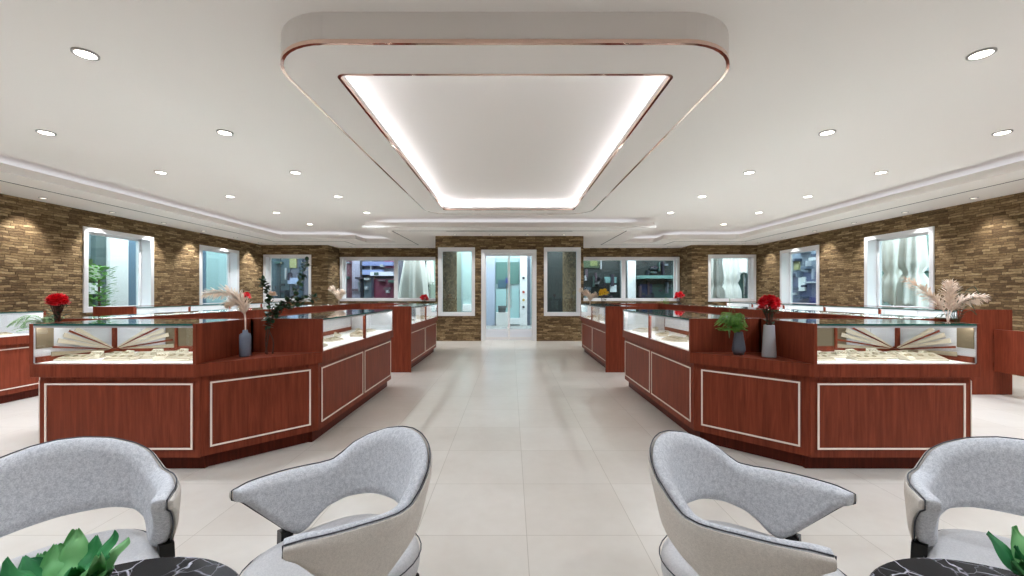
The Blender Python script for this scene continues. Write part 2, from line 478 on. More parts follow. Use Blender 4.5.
for s in (-1, 1):
    a, b = (x0 + .065, cxm - .004) if s < 0 else (cxm + .004, x1 - .065)
    mb = MB()
    for p, q, r, t in ((a, a + .025, .02, dz - .07), (b - .025, b, .02, dz - .07), (a + .025, b - .025, dz - .12, dz - .07), (a + .025, b - .025, .02, .10)):
        mb.box(p, q, YC + .05, YC + .09, r, t)
    lf = mb.build('door_leaf', M['frame'], dr)
    MB().box(a + .025, b - .025, YC + .066, YC + .074, .10, dz - .12).build('glass_pane', M['pane'], lf)
    MB().box(a + .025, b - .025, YC + .064, YC + .0655, .10, .30).build('frosted_band', mat('frosted_blue', (232, 238, 247), .5), lf)
    hx = cxm + s * .055
    MB().tube([(hx, YC + .02, .85), (hx, YC + .02, 1.45)], .008).build('pull_handle', M['steel'], lf)

# ------------------------------------------------------------------ downlights
def spot(parent, z, watts, size, blend=1.0, col=(.81, .89, 1.0), rad=.04, tilt=None, xy=(0, 0)):
    L = bpy.data.lights.new('lamp', 'SPOT'); L.energy = watts; L.spot_size = size; L.spot_blend = blend
    L.color = col; L.shadow_soft_size = rad
    o = bpy.data.objects.new('lamp', L); COL.objects.link(o); o.parent = parent; o.location = (xy[0], xy[1], z)
    if tilt: o.rotation_euler = tilt
    return o
def ring_mb(r0, r1, z0, z1, n=28):
    mb = MB(); mb.rings([[(r * math.cos(2 * PI * i / n), r * math.sin(2 * PI * i / n), z) for i in range(n)] for r, z in ((r0, z1), (r0, z0), (r1, z0), (r1, z1))], cap=False, loop=True); return mb
def make_downlight(R, lens):
    t = thing('downlight', '', 'ceiling light')
    ring_mb(R * .80, R, -.012, 0).build('trim_ring', M['grey'], t, smooth=True)
    MB().lathe([(R * .81, -.010), (R * .81, -.001)], 24).build('lens', lens, t)
    return t
MAINW, WASHW = 68.0, 34.0
dl0 = None
cols = ((-4.9, 'outer left'), (-3.0, 'inner left'), (3.4, 'inner right'), (5.26, 'outer right'))
for x, cn in cols:
    k = 0
    for j in range(-2, 6):
        y = 2.93 + 1.427 * j
        vis = 0 <= 511 + (x - CX) * 410 / max(y, .01) <= 1024 and y > 2.5
        lab = '%s lit recessed downlight back from the viewer in %s ceiling row' % (ORD[max(k, 0)], cn)
        if not vis:
            lab = '%s lit recessed downlight in the %s ceiling row, beyond the picture edge' % (ORD[j + 2], cn)
        else: k += 1
        if dl0 is None:
            dl0 = make_downlight(.075, M['lamp']); t = dl0; t['label'] = lab; t.location = (x, y, MZ)
            t['group'] = 'main ceiling downlights'
        else: t = copy_thing(dl0, (x, y, MZ), 0, lab, 'main ceiling downlights')
        spot(t, -.02, MAINW if j > -2 else 20.0, 2.75)
for i, (x, y) in enumerate(((-1.1, .30), (1.5, .30), (-1.1, 1.55), (1.5, 1.55))):  # unseen fill lamps added to brighten the armchairs
    t = copy_thing(dl0, (x, y, MZ), 0, 'added unseen fill downlight over the armchairs, above the picture edge, %s of four' % ORD[i], 'fill lamps added over the armchairs')
    spot(t, -.02, 16.0, 2.4)
t = copy_thing(dl0, (0, 11.9, MZ), 0, 'fill downlight added inside the glazed entrance vestibule')
if 'group' in t: del t['group']
spot(t, -.02, 70.0, 2.8)  # lamp added to brighten the dark vestibule
sp0 = None
def soffit_spot(x, y, lab, tilt, watts=None):
    global sp0
    if sp0 is None:
        sp0 = make_downlight(.05, M['lamp_soft']); t = sp0; t['label'] = lab; t.location = (x, y, SZ); t['group'] = 'wall-washing soffit spots'
    else: t = copy_thing(sp0, (x, y, SZ), 0, lab, 'wall-washing soffit spots')
    spot(t, -.02, watts or WASHW, 1.25, .75, (.94, .95, .96), .02, tilt)
for s, nm in ((-1, 'left'), (1, 'right')):
    for j, y in enumerate((4.1, 5.2, 6.3, 7.4, 8.5, 9.6, 10.7, 11.75)):
        soffit_spot(s * 7.15, y, 'small soffit spot washing the %s stone wall, %s from the front' % (nm, ORD[j]), (0, -s * .30, 0))
    for j, x in enumerate((6.9, 6.1)):
        soffit_spot(s * x, 12.08, 'small soffit spot over the %s back window, %s from the corner' % (nm, ORD[j]), (0, 0, 0), 5)
    for j, x in enumerate((5.0, 4.2, 3.4, 2.6)):
        soffit_spot(s * x, 12.88, 'small soffit spot over the %s shopfront window, %s from its outer end' % (nm, ORD[j]), (0, 0, 0), 4)
for j, x in enumerate((-1.35, -.45, .45, 1.35)):
    soffit_spot(x, 10.15, 'small soffit spot above the stone entrance, %s from its left end' % ORD[j], (0, 0, 0), 8)

# ------------------------------------------------------------------ showcases
ZP, ZB, ZL, ZT = .095, .643, .73, 1.0
def metal_frame(mb, x0, x1, y, z0, z1, w=.011, t=.006):
    mb.box(x0, x1, y - t, y, z0, z0 + w); mb.box(x0, x1, y - t, y, z1 - w, z1)
    mb.box(x0, x0 + w, y - t, y, z0 + w, z1 - w); mb.box(x1 - w, x1, y - t, y, z0 + w, z1 - w)
def glass_slab(x0, x1, y0, y1, z0, z1):
    mb = MB(); a = mb._mi(M['glass_top']); b = mb._mi(M['green_edge'])
    v = [mb.bm.verts.new((x, y, z)) for x in (x0, x1) for y in (y0, y1) for z in (z0, z1)]
    mb.face([v[0], v[2], v[6], v[4]], a); mb.face([v[1], v[5], v[7], v[3]], a)
    for q in ((0, 1, 3, 2), (4, 6, 7, 5), (0, 4, 5, 1), (2, 3, 7, 6)): mb.face([v[i] for i in q], b)
    return mb
def showcase(label, loc, rz, W, bays=2, panels=2, D=.6, near='wood', far='wood', doors=4, fan=False, tall=None, led=True, group=None, inset=.03, ins=(0, 0)):
    """local x 0..W along the front, y 0 (customer side) .. D (staff side)"""
    t = thing('jewellery_showcase', label, 'display case', loc, rz, group)
    MB().box(ins[0] * 2, W - ins[1] * 2, inset + .05, D - .06, 0, ZP).build('plinth', M['wood_dark'], t)
    MB().box(ins[0], W - ins[1], inset, D - .01, ZP, ZB).build('cabinet_body', M['wood'], t)
    MB().box(-.0, W, 0, D, ZB, ZL, None, .003).build('fascia', M['wood'], t)
    pw = W / panels
    for i in range(panels):
        a, b = i * pw + (.035 + ins[0] if i == 0 else .02), (i + 1) * pw - (.035 + ins[1] if i == panels - 1 else .02)
        p = MB().box(a, b, inset - .006, inset, .145, .605).build('front_panel', M['wood'], t)
        mb = MB(); metal_frame(mb, a + .005, b - .005, inset - .006, .152, .598); mb.build('metal_trim', M['gold'], p)
    MB().box(.012, W - .012, .012, D - .03, ZL, ZL + .006).build('display_deck', M['deck'], t)
    for side, kind in ((0, near), (1, far)):
        xa, xb = (0, .022) if side == 0 else (W - .022, W)
        if kind == 'wood':
            e = MB().box(xa, xb, 0, D, ZL, ZT).build('end_panel', M['wood'], t)
            xc, xd = (.022, .026) if side == 0 else (W - .026, W - .022)
            MB().box(xc, xd, .006, D - .04, ZL + .006, ZT - .014).build('white_lining', M['door'], e)
        elif kind == 'post':
            MB().box(*((0, .03) if side == 0 else (W - .03, W)), 0, .03, ZL, ZT).build('corner_post', M['wood'], t)
            MB().box(*((0, .03) if side == 0 else (W - .03, W)), D - .05, D - .02, ZL, ZT - .012).build('corner_post', M['wood'], t)
            MB().box(*((.01, .016) if side == 0 else (W - .016, W - .01)), .03, D - .05, ZL + .006, ZT - .012).build('end_glass', M['glass'], t)
        else: MB().box(xa + .006, xb - .006, .008, D - .03, ZL + .006, ZT - .012).build('end_glass', M['glass'], t)
    bw = (W - .044) / bays
    for i in range(1, bays):
        MB().box(.022 + i * bw - .012, .022 + i * bw + .012, .002, .028, ZL, ZT - .012).build('post', M['wood'], t)
    for i in range(bays):
        MB().box(.026 + i * bw, .018 + (i + 1) * bw, .005, .010, ZL + .006, ZT - .024).build('front_glass', M['glass'], t)
    glass_slab(.03 if near != 'glass' else 0, W - .03 if far != 'glass' else W, -.002, D - .02, ZT - .012, ZT).build('glass_top', M['glass_top'], t)
    r = MB().box(.022, W - .022, .004, .022, ZT - .026, ZT - .012).build('top_rail', M['rail'], t)
    if led: MB().box(.03, W - .03, .022, .034, ZT - .024, ZT - .014).build('light_strip', M['led_case'], r)
    MB().box(.0, W, D - .02, D, ZL, ZT + .003).build('back_board', M['wood'], t)
    MB().box(.022, W - .022, D - .04, D - .02, ZL + .006, ZL + .05).build('door_rail', M['wood'], t)
    if fan:                                          # fan: +1 outer end at local x 0, -1 outer end at local x W
        def u(a, b): return (a, b) if fan > 0 else (W - b, W - a)
        MB().box(*u(.046, .24), D - .034, D - .02, ZL + .05, ZT - .012).build('back_door', M['door'], t)
        MB().box(*u(.244, .43), D - .034, D - .02, ZL + .05, ZT - .012).build('back_door', M['door'], t)
        MB().box(*u(.436, W - .026), D - .034, D - .02, ZL + .05, ZT - .012).build('back_door', M['olive_brown'], t)
        MB().box(*u(.52, .535), D - .05, D - .035, ZL + .03, ZT - .012).build('back_post', M['wood'], t)
        MB().box(*u(.026, .046), D - .06, D - .02, ZL + .006, ZT - .012).build('back_post', M['wood'], t)
        MB().box(*u(.026, .04), .012, D - .06, ZL + .006, ZL + .045).build('door_rail', M['wood'], t)
        MB().box(*u(.027, .031), .014, .12, ZL + .10, ZT - .028).build('brown_insert', M['olive_brown'], t)
    else:
        dw = (W - .044) / doors
        for i in range(doors):
            MB().box(.022 + i * dw + .004, .022 + (i + 1) * dw - .004, D - .034, D - .02, ZL + .05, ZT - .012).build('back_door', M['door'], t)
    if tall is not None:
        a, b = (-.03, 0) if tall == 'near' else (W, W + .03)
        MB().box(a, b, .0, D, 0, ZT + .012).build('tall_end_panel', M['wood'], t)
    return t

def corner(label, A, B, C):
    """triangular chamfer cabinet: A-B the customer edge, C the inner corner; ledge on top"""
    t = thing('corner_cabinet', label, 'cabinet', (0, 0, 0))
    A, B, C = Vector(A), Vector(B), Vector(C)
    d = (B - A).normalized(); n = Vector((-d.y, d.x))
    if (C - A).dot(n) > 0: n = -n
    def tri(k):
        a, b = A - n * k, B - n * k
        # keep a on A-C and b on B-C
        L = (B - A).length; f = k / abs((C - A).dot(n))
        a = A + (C - A) * f; b = B + (C - B) * f
        return [tuple(a), tuple(b), tuple(C)]
    MB().prism(tri(.08), 0, ZP).build('plinth', M['wood_dark'], t)
    MB().prism(tri(.03), ZP, ZB).build('cabinet_body', M['wood'], t)
    MB().prism(tri(0), ZB, ZL).build('ledge', M['wood'], t)
    q = tri(.03); a = Vector(q[0]); L = (Vector(q[1]) - a).length
    mb = MB(); mt = MB()
    mb.box(.045, L - .045, -.006, 0, .145, .605); metal_frame(mt, .05, L - .05, -.006, .152, .598)
    X = Vector((d.x, d.y, 0)); Y = Vector((-n.x, -n.y, 0))
    for mm in (mb, mt):
        for v in mm.bm.verts: v.co = Vector((a.x, a.y, 0)) + X * v.co.x + Y * v.co.y + Vector((0, 0, v.co.z))
    p = mb.build('front_panel', M['wood'], t); mt.build('metal_trim', M['gold'], p)
    return t

# contents ------------------------------------------------------------
def make_tray(w, dp, tilt, m1, m2, name='jewellery_tray'):
    t = thing(name, '', 'jewellery tray')
    h = .006
    mb = MB(); mb.box(-w / 2, w / 2, -dp / 2, dp / 2, 0, h + .004, None, .002)
    for v in mb.bm.verts:
        if v.co.z > .006: v.co.z += tilt * (v.co.y + dp / 2)
    mb.build('tray', m1, t)
    mb = MB(); mb.box(-w / 2 + .008, w / 2 - .008, -dp / 2 + .008, dp / 2 - .008, h + .004, h + .009)
    for v in mb.bm.verts: v.co.z += tilt * (v.co.y + dp / 2)
    mb.build('pad', m2, t)
    mb = MB()
    n = 3
    for i in range(n):
        cx = (i - 1) * w * .27; r = min(w, dp) * .13
        mb.tube([(cx + r * math.cos(2 * PI * k / 12), r * math.sin(2 * PI * k / 12), h + .012 + tilt * (r * math.sin(2 * PI * k / 12) + dp / 2)) for k in range(12)], .0022, 5, closed=True)
    mb.build('jewellery', M['jewel'], t)
    return t
tray_a = None
protos = {}
def tray(kind, parent, lx, ly, rz, label, group):
    global protos
    P = Matrix.Translation(parent.location) @ Matrix.Rotation(parent.rotation_euler.z, 4, 'Z')
    w = P @ Vector((lx, ly, ZL + .006))
    if kind not in protos:
        if kind == 'flat': o = make_tray(.20, .10, .18, M['cream'], M['linen'])
        elif kind == 'wide': o = make_tray(.26, .13, .22, M['cream'], M['linen'])
        else: o = make_tray(.07, .07, .55, M['cream'], M['cream'], 'ring_pad')
        protos[kind] = o
        o.location = w; o.rotation_euler = (0, 0, rz + parent.rotation_euler.z); o['label'] = label; o['group'] = group
        return o
    return copy_thing(protos[kind], w, rz + parent.rotation_euler.z, label, group)
def reflection_fan(parent, W, D, label, side):  # solid blades stand in for a starburst of mirror reflections
    """corner fan added for mirror reflections: blades spread from the back corner along the back and along the end of the case"""
    P = Matrix.Translation(parent.location)
    cx = .05 if side > 0 else W - .05
    t = thing('reflection_fan', label, 'reflection stand-in', P @ Vector((cx, D - .07, ZL + .006)))
    MB().box(-.03, .03, -.03, .03, 0, .03, None, .003).build('base', M['wood'], t)
    k = 0
    for i, (ang, ln, m) in enumerate(((3, .46, 'linen'), (9, .46, 'wood'), (15, .44, 'cream'), (21, .42, 'cream'), (26, .40, 'wood'), (30.5, .37, 'cream'))):
        for arm in (0, 1):
            a = math.radians(ang if arm == 0 else ang * 1.05); L = ln if arm == 0 else ln * .96
            wd = .016 if m != 'wood' else .007
            o = .012 + .004 * i
            mb = MB(); R_ = []
            for r, w in ((.03, .003), (L, wd)):
                ring = []
                for q, dd in ((-w, 0), (w, 0), (w, .004), (-w, .004)):
                    h = r * math.cos(a) - q * math.sin(a); z = .025 + r * math.sin(a) + q * math.cos(a); d = o - dd
                    ring.append((side * h, .035 - d, z) if arm == 0 else (side * (d - .012), -h, z))
                R_.append(ring)
            mb.rings(R_); mb.build('blade', M[m], t)
    return t

def fill_case(t, W, D, bays, where, rich):
    g = 'jewellery trays in the ' + where
    if rich:
        k = 0
        for i, (x, y, r, kind) in enumerate(((.14, .16, .05, 'flat'), (.30, .30, -.25, 'flat'), (.48, .15, .0, 'flat'), (.62, .24, .2, 'wide'), (.88, .17, -.15, 'wide'), (.95, .36, .2, 'flat'))):
            tray(kind, t, x * W / 1.1, y, r, 'cream linen jewellery tray, %s from the left in the %s' % (ORD[i], where), g)
        for i, (x, y, r) in enumerate(((.22, .22, .4), (.40, .26, -.3), (.55, .34, .2), (.76, .14, .3), (.72, .36, -.2), (1.02, .26, .3))):
            tray('pad', t, x * W / 1.1, y, r, 'small white ring pad, %s from the left in the %s' % (ORD[i], where), 'ring pads in the ' + where)
    else:
        n = bays * 2
        for i in range(n):
            tray('flat' if i % 2 else 'wide', t, W * (i + .5) / n, .17 + .06 * (i % 2), .15 * (-1) ** i, 'cream jewellery tray, %s along the %s' % (ORD[i], where), g)
        for i in range(n):
            tray('pad', t, W * (i + .3) / n, .36 - .05 * (i % 2), .3 * (-1) ** i, 'small white ring pad, %s along the %s' % (ORD[i], where), 'ring pads in the ' + where)

AX, OX, FX0, FX1 = 1.49, 3.70, 2.065, 3.18      # aisle edge, outer edge, front case span
Y0, Y1, Y2, Y3, Y4, Y5 = 2.74, 3.32, 5.33, 6.30, 8.55, 9.125
for s, nm in ((-1, 'left'), (1, 'right')):
    # front case
    x0 = -FX1 if s < 0 else FX0
    t = showcase('front glass jewellery showcase of the %s counter ring, facing the chairs' % nm, (x0, Y0, 0), 0, FX1 - FX0, 1, 1, .60, fan=-s, near='wood', far='wood', ins=(.04, 0) if s < 0 else (0, .04))
    fill_case(t, 1.1, .6, 1, 'front showcase of the %s ring' % nm, True)
    reflection_fan(t, 1.1, .6, 'fan of cream and mahogany blades standing in for mirror reflections in the %s front showcase' % nm, -s)
    # aisle cases
    def aisle(label, ya, yb, **kw):
        if s < 0: return showcase(label, (-AX, ya, 0), PI / 2, yb - ya, **kw)
        kw = dict(kw); tl = kw.get('tall')
        if tl: kw['tall'] = 'far' if tl == 'near' else 'near'
        return showcase(label, (AX, yb, 0), -PI / 2, yb - ya, **kw)
    t = aisle('two-bay glass showcase along the %s side of the aisle, nearer the chairs' % nm, Y1, Y2, bays=2, panels=2, D=.575)
    fill_case(t, Y2 - Y1, .575, 2, 'near aisle showcase on the %s' % nm, False)
    t = aisle('far two-bay aisle showcase on the %s with tall wooden end' % nm, Y3, Y4, bays=2, panels=2, D=.575, tall='near')
    fill_case(t, Y4 - Y3, .575, 2, 'far aisle showcase on the %s' % nm, False)
    # outer cases
    def outer(label, ya, yb, **kw):
        if s < 0: return showcase(label, (-OX, yb, 0), -PI / 2, yb - ya, **kw)
        return showcase(label, (OX, ya, 0), PI / 2, yb - ya, **kw)
    outer('outer showcase of the %s ring facing the side wall, nearer half' % nm, Y1, 5.9, bays=3, panels=3, D=.575)
    outer('outer showcase of the %s ring facing the side wall, farther half' % nm, 5.9, Y4, bays=3, panels=3, D=.575)
    # far cross case (front faces the entrance wall)
    xb = -FX0 if s < 0 else FX1
    showcase('end showcase of the %s ring with its wooden back to the chairs' % nm, (xb, Y5, 0), PI, FX1 - FX0, bays=1, panels=1, D=.575)
    corner('chamfered mahogany corner cabinet with open ledge at the aisle end of %s ring' % nm, (s * FX0, Y0), (s * AX, Y1), (s * FX0, Y1))
    corner('chamfered corner cabinet on the wall side of the %s ring, near end' % nm, (s * (FX1 + .001), Y0 + .02), (s * OX, Y1), (s * (FX1 + .001), Y1))
    corner('far chamfered corner cabinet of the %s ring beside the aisle' % nm, (s * FX0, Y5), (s * AX, Y4), (s * FX0, Y4))
    corner('far chamfered corner cabinet of the %s ring on the wall side' % nm, (s * FX1, Y5), (s * OX, Y4), (s * FX1, Y4))

# wall counters
t = showcase('near glass counter along the left stone wall', (-5.46, .6, 0), PI / 2, 4.25, bays=4, panels=4, doors=6)
fill_case(t, 4.25, .6, 4, 'near counter by the left wall', False)
t = showcase('far glass counter along the left stone wall, beyond the staff gap', (-5.55, 6.1, 0), PI / 2, 4.15, bays=4, panels=4, doors=8, tall='near')
fill_case(t, 4.15, .6, 4, 'far counter by the left wall', False)
t = showcase('long glass counter along the right stone wall with tall wooden end', (5.42, 10.25, 0), -PI / 2, 5.33, bays=5, panels=5, doors=10, tall='far')
fill_case(t, 5.33, .6, 5, 'counter by the right wall', False)
g = thing('staff_gate', 'hanging mahogany staff gate fixed to the tall end panel on right', 'gate', (5.80, 4.885, 0))
MB().box(-.02, .02, -.75, -.012, .28, .78, None, .004).build('gate_panel', M['wood'], g)
for z in (.36, .70): MB().box(-.012, .012, -.012, 0, z - .03, z + .03).build('hinge', M['steel'], g)

# ------------------------------------------------------------------ vases and plants
def vase(label, loc, prof, m, ribs=0):
    t = MB()
    inner = [(max(.004, r - .006), z) for r, z in reversed(prof[1:])]
    t.lathe(prof + inner[:3], 36, m=None, ribs=ribs, ribd=.05)
    o = t.build('vase', m, smooth=True); o.location = loc
    return tag(o, label, 'vase')
def petals(mb, c, r, n, m=None):
    """a rosette of cupped petals"""
    c = Vector(c)
    for i in range(n):
        a = 2.4 * i; el = .15 + 1.2 * (i / n)
        d = Vector((math.cos(a) * math.cos(el), math.sin(a) * math.cos(el), math.sin(el)))
        u = Vector((-math.sin(a), math.cos(a), 0)); w = d.cross(u)
        p = c + d * r * .25
        q = [p - u * r * .2, p + d * r * .5 - u * r * .5 + w * .1 * r, p + d * r * .95 - u * .2 * r - w * r * .1, p + d * r * .95 + u * .2 * r - w * r * .1, p + d * r * .5 + u * r * .5 + w * .1 * r, p + u * r * .2]
        mb.face([mb.bm.verts.new(x) for x in q], mb._mi(m))
def bouquet(label, loc, zv, ztop, rad, mflower=None, nb=24, rb=.034, stem=.10):
    """stems rise from inside the vase mouth (zv) to a dome of blooms topping out at ztop"""
    t = thing('flower_bouquet', label, 'flowers', loc)
    rnd = random.Random(int(abs(loc[0] * 1000) + loc[1] * 77))
    ms = MB(); ml = MB()
    for i in range(nb):
        a = 2.4 * i + rnd.random() * .4; q = 1 - 1.55 * (i + .5) / nb; R0 = max(.01, rad - rb * .55); c = math.sqrt(max(0, 1 - q * q))
        p = Vector((R0 * c * math.cos(a), R0 * c * math.sin(a), ztop - rad + R0 * q - rb * .3))
        ms.tube([(p.x * .12, p.y * .12, zv - .08), (p.x * .45, p.y * .45, (zv + p.z) / 2), p], .0025, 5)
        mb = MB(); petals(mb, p, rb, 13); mb.build('bloom', mflower or M['red'], t)
    for i in range(46):
        a = rnd.random() * 2 * PI; z = zv + (ztop - rad - zv) * rnd.random(); rr = .012 + .030 * rnd.random() * (1 + (z - zv) * 6)
        leaf(ml, (rr * math.cos(a), rr * math.sin(a), z), (math.cos(a), math.sin(a), .8), .034, .016)
    ms.build('stems', M['twig'], t); ml.build('foliage', M['ivy'], t)
    return t
def leaf(mb, p, d, L, w, m=None, curl=.25):
    p = Vector(p); d = Vector(d).normalized(); u = d.cross(Vector((0, 0, 1)))
    if u.length < 1e-3: u = Vector((1, 0, 0))
    u.normalize(); n = u.cross(d)
    q = [p, p + d * L * .35 - u * w * .5, p + d * L * .75 - u * w * .38 - n * curl * L * .2, p + d * L - n * curl * L * .5, p + d * L * .75 + u * w * .38 - n * curl * L * .2, p + d * L * .35 + u * w * .5]
    mb.face([mb.bm.verts.new(x) for x in q], mb._mi(m))
def pampas_plume(mb, pts, w, dens=150, seed=1):
    rnd = random.Random(seed); P = crom(pts, 10); n = len(P)
    mb.tube(P, lambda t: .0035 * (1 - t * .6), 5)
    for i in range(dens):
        t = .0 + rnd.random(); k = min(n - 2, int((.35 + .65 * t) * (n - 1)))
        p = P[k].lerp(P[k + 1], rnd.random()); d = (P[k + 1] - P[k]).normalized()
        side = Vector((rnd.gauss(0, 1), rnd.gauss(0, 1), rnd.gauss(0, 1) - .35)).normalized()
        env = math.sin(PI * min(1, .12 + .88 * t)) ** .6
        leaf(mb, p, d * 1.0 + side * .75, w * (1.3 + .6 * rnd.random()) * (.35 + .65 * env), w * .22)
def pampas(label, loc, plumes, w=.05):
    t = thing('pampas_grass', label, 'dried grass', loc)
    for i, pl in enumerate(plumes):
        mb = MB(); pampas_plume(mb, pl, w, 190, i + 3); mb.build('plume', M['pampas'], t)
    return t
def fern(label, loc, zv, H, R, n, m, seed=1, droop=.6, lean=(0, 0)):
    t = thing('potted_fern', label, 'plant', loc)
    rnd = random.Random(seed)
    for i in range(n):
        a = 2.4 * i + rnd.random(); r = R * (.45 + .55 * rnd.random()); h = H * (.12 + .88 * rnd.random())
        pts = [(0, 0, zv - .05), (r * .3 * math.cos(a) + lean[0] * .4, r * .3 * math.sin(a) + lean[1] * .4, zv + h * .75), (r * .75 * math.cos(a) + lean[0] * .8, r * .75 * math.sin(a) + lean[1] * .8, zv + h), (r * math.cos(a) + lean[0], r * math.sin(a) + lean[1], zv + h * (1 - droop * .5))]
        P = crom(pts, 7); mb = MB(); mb.tube(P, .0014, 4)
        for k in range(6, len(P) - 1):
            d = (P[k + 1] - P[k]).normalized(); u = d.cross(Vector((0, 0, 1))).normalized(); f = 1 - (k - 6) / (len(P) - 5) * .7
            for sd in (-1, 1): leaf(mb, P[k], d * .5 + u * sd, R * .26 * f, R * .05 * f)
        mb.build('frond', m, t)
    return t

VB = [(.001, 0), (.036, 0), (.0395, .012), (.0395, .15), (.036, .17), (.018, .18), (.017, .2)]
VT = [(.001, 0), (.046, 0), (.048, .01), (.036, .235), (.035, .24)]
VD = [(.001, 0), (.034, 0), (.047, .035), (.046, .06), (.030, .17), (.029, .178)]
# left ring, aisle ledge
vase('blue-grey ribbed bottle vase on the left corner ledge', (-1.956, 3.08, ZL), VB, M['vase_blue'], 18)
pampas('cream pampas plumes leaning from the blue-grey bottle vase', (-1.956, 3.08, ZL), [
    [(0, 0, .12), (-.005, 0, .30), (-.04, 0, .42), (-.11, .0, .475), (-.19, -.01, .485), (-.29, -.03, .47)],
    [(0, 0, .12), (-.006, .01, .27), (-.03, .0, .37), (-.08, .01, .42), (-.15, .02, .40)],
    [(0, 0, .12), (0, .005, .28), (-.015, .01, .36), (-.05, .02, .41), (-.09, .02, .435)]], .055)
br = thing('leafy_branch', 'dark green leafy branches standing beside the blue-grey vase', 'plant', (-1.863, 3.2, ZL))
rndb = random.Random(5)
ml = MB()
for pts in ([(0, 0, 0), (-.012, 0, .12), (.02, 0, .25), (.09, 0, .36), (.20, .01, .45), (.26, .02, .60), (.30, .02, .72)],
            [(.03, .02, 0), (.035, .02, .10), (.0, .01, .22), (.02, 0, .36), (.0, 0, .48), (-.03, 0, .57)],
            [(-.03, .03, 0), (-.01, .03, .13), (.03, .02, .28), (.12, .02, .36), (.24, .02, .41), (.36, .03, .44)]):
    P = crom(pts, 9)
    MB().tube(P, lambda t: .006 * (1 - t * .75), 6).build('twig', M['twig'], br)
    for k in range(int(len(P) * .40), len(P)):
        for q in range(4):
            d = Vector((rndb.gauss(0, 1), rndb.gauss(0, .8), rndb.gauss(.2, .8)))
            if rndb.random() < .88: leaf(ml, P[k] + d.normalized() * .014 * rndb.random(), d, .042, .032)
ml.build('foliage', M['ivy'], br)
mb = MB(); petals(mb, (.045, -.01, .455), .035, 18); mb.build('rose', M['rose'], br)
# right ring, aisle ledge
vase('tall pale grey tapered vase on the right corner ledge', (1.96, 3.05, ZL), VT, M['vase_grey'])
bouquet('red flower bouquet in the tall pale grey tapered vase', (1.96, 3.05, ZL), .24, .46, .070)
vase('squat slate-grey vase on the right corner ledge', (1.80, 3.17, ZL), VD, M['vase_dark'])
fern('bright green feathery fern in the squat slate-grey vase', (1.80, 3.17, ZL), .178, .15, .12, 110, M['fern'], 3, .75, (-.06, 0))
fern('pale feathery sprig rising behind the green fern on the right ledge', (1.77, 3.25, ZL), .17, .27, .07, 9, M['fernp'], 8, .3)
# outer ledges
vase('grey tapered vase on the left ring\'s wall-side ledge', (-3.50, 3.2, ZL), VT, M['vase_grey'])
bouquet('red flower bouquet above the glass at the far left of the ring', (-3.50, 3.2, ZL), .24, .47, .06)
vase('slate vase holding a fern on the left ring\'s wall-side ledge', (-3.62, 3.27, ZL), VD, M['vase_dark'])
fern('pale arching fern at the left edge beside the red flowers', (-3.62, 3.27, ZL), .178, .13, .17, 46, M['fernp'], 5, 1.1, (-.10, 0))
vase('blue-grey bottle vase on the right ring\'s wall-side ledge', (3.45, 3.2, ZL), VB, M['vase_blue'], 18)
pampas('three spread pampas plumes above the right front showcase', (3.45, 3.2, ZL), [
    [(0, 0, .12), (-.01, 0, .28), (-.08, 0, .40), (-.18, 0, .49), (-.33, 0, .585)],
    [(0, 0, .12), (0, 0, .30), (0.01, 0, .40), (.015, 0, .48), (.015, 0, .545)],
    [(0, 0, .12), (.01, 0, .28), (.06, 0, .38), (.16, 0, .43), (.30, .0, .44)]], .055)
vase('slate vase behind the pampas on the right ring\'s wall-side ledge', (3.585, 3.265, ZL), VD, M['vase_dark'])
fern('dark green foliage behind the pampas on the right ring', (3.585, 3.265, ZL), .178, .36, .13, 22, M['ivy'], 11, .4)
# far ledges
vase('clear glass vase with one red flower, far end of left ring', (-1.82, 8.8, ZL), VT, M['vase_clear'])
bouquet('small red flowers at the far aisle end of the left ring', (-1.82, 8.8, ZL), .20, .46, .09, nb=9, rb=.05)
fern('low yellow-green plant on the far aisle ledge of left ring', (-1.97, 8.68, ZL), .05, .25, .11, 24, M['fern'], 21)
vase('grey vase with pampas at the far aisle end of right ring', (1.72, 8.75, ZL), VB, M['vase_dark'], 18)
pampas('small pampas plumes at the far aisle end of right ring', (1.72, 8.75, ZL), [
    [(0, 0, .12), (0, 0, .34), (-.06, 0, .46), (-.20, 0, .56)], [(0, 0, .12), (.02, 0, .32), (.05, 0, .40), (.12, 0, .46)], [(0, 0, .12), (0, 0, .3), (-.02, 0, .42), (-.08, 0, .52)]], .07)
bouquet('yellow flowers on the far aisle ledge of the right ring', (2.0, 8.68, ZL), .08, .58, .10, M['yellow'], 10, .05)
vase('grey tapered vase at the far wall-side end of right ring', (3.60, 8.68, ZL), VT, M['vase_grey'])
bouquet('small red flowers at the far wall-side end of right ring', (3.60, 8.68, ZL), .22, .52, .10, nb=10, rb=.05)
fern('small green fern at the far wall-side end of right ring', (3.33, 8.72, ZL), .05, .36, .12, 20, M['fern'], 31)
vase('blue-grey vase at the far wall-side end of left ring', (-3.62, 8.7, ZL), VB, M['vase_blue'], 18)
pampas('small pampas plumes at the far wall-side end of left ring', (-3.62, 8.7, ZL), [
    [(0, 0, .12), (0, 0, .34), (-.04, 0, .48), (-.16, 0, .60)], [(0, 0, .12), (.02, 0, .32), (.04, 0, .44), (.08, 0, .50)]], .08)
bouquet('red flowers standing on the far left wall counter', (-5.72, 8.9, ZT + .002), .082, .24, .10, nb=10, rb=.05)

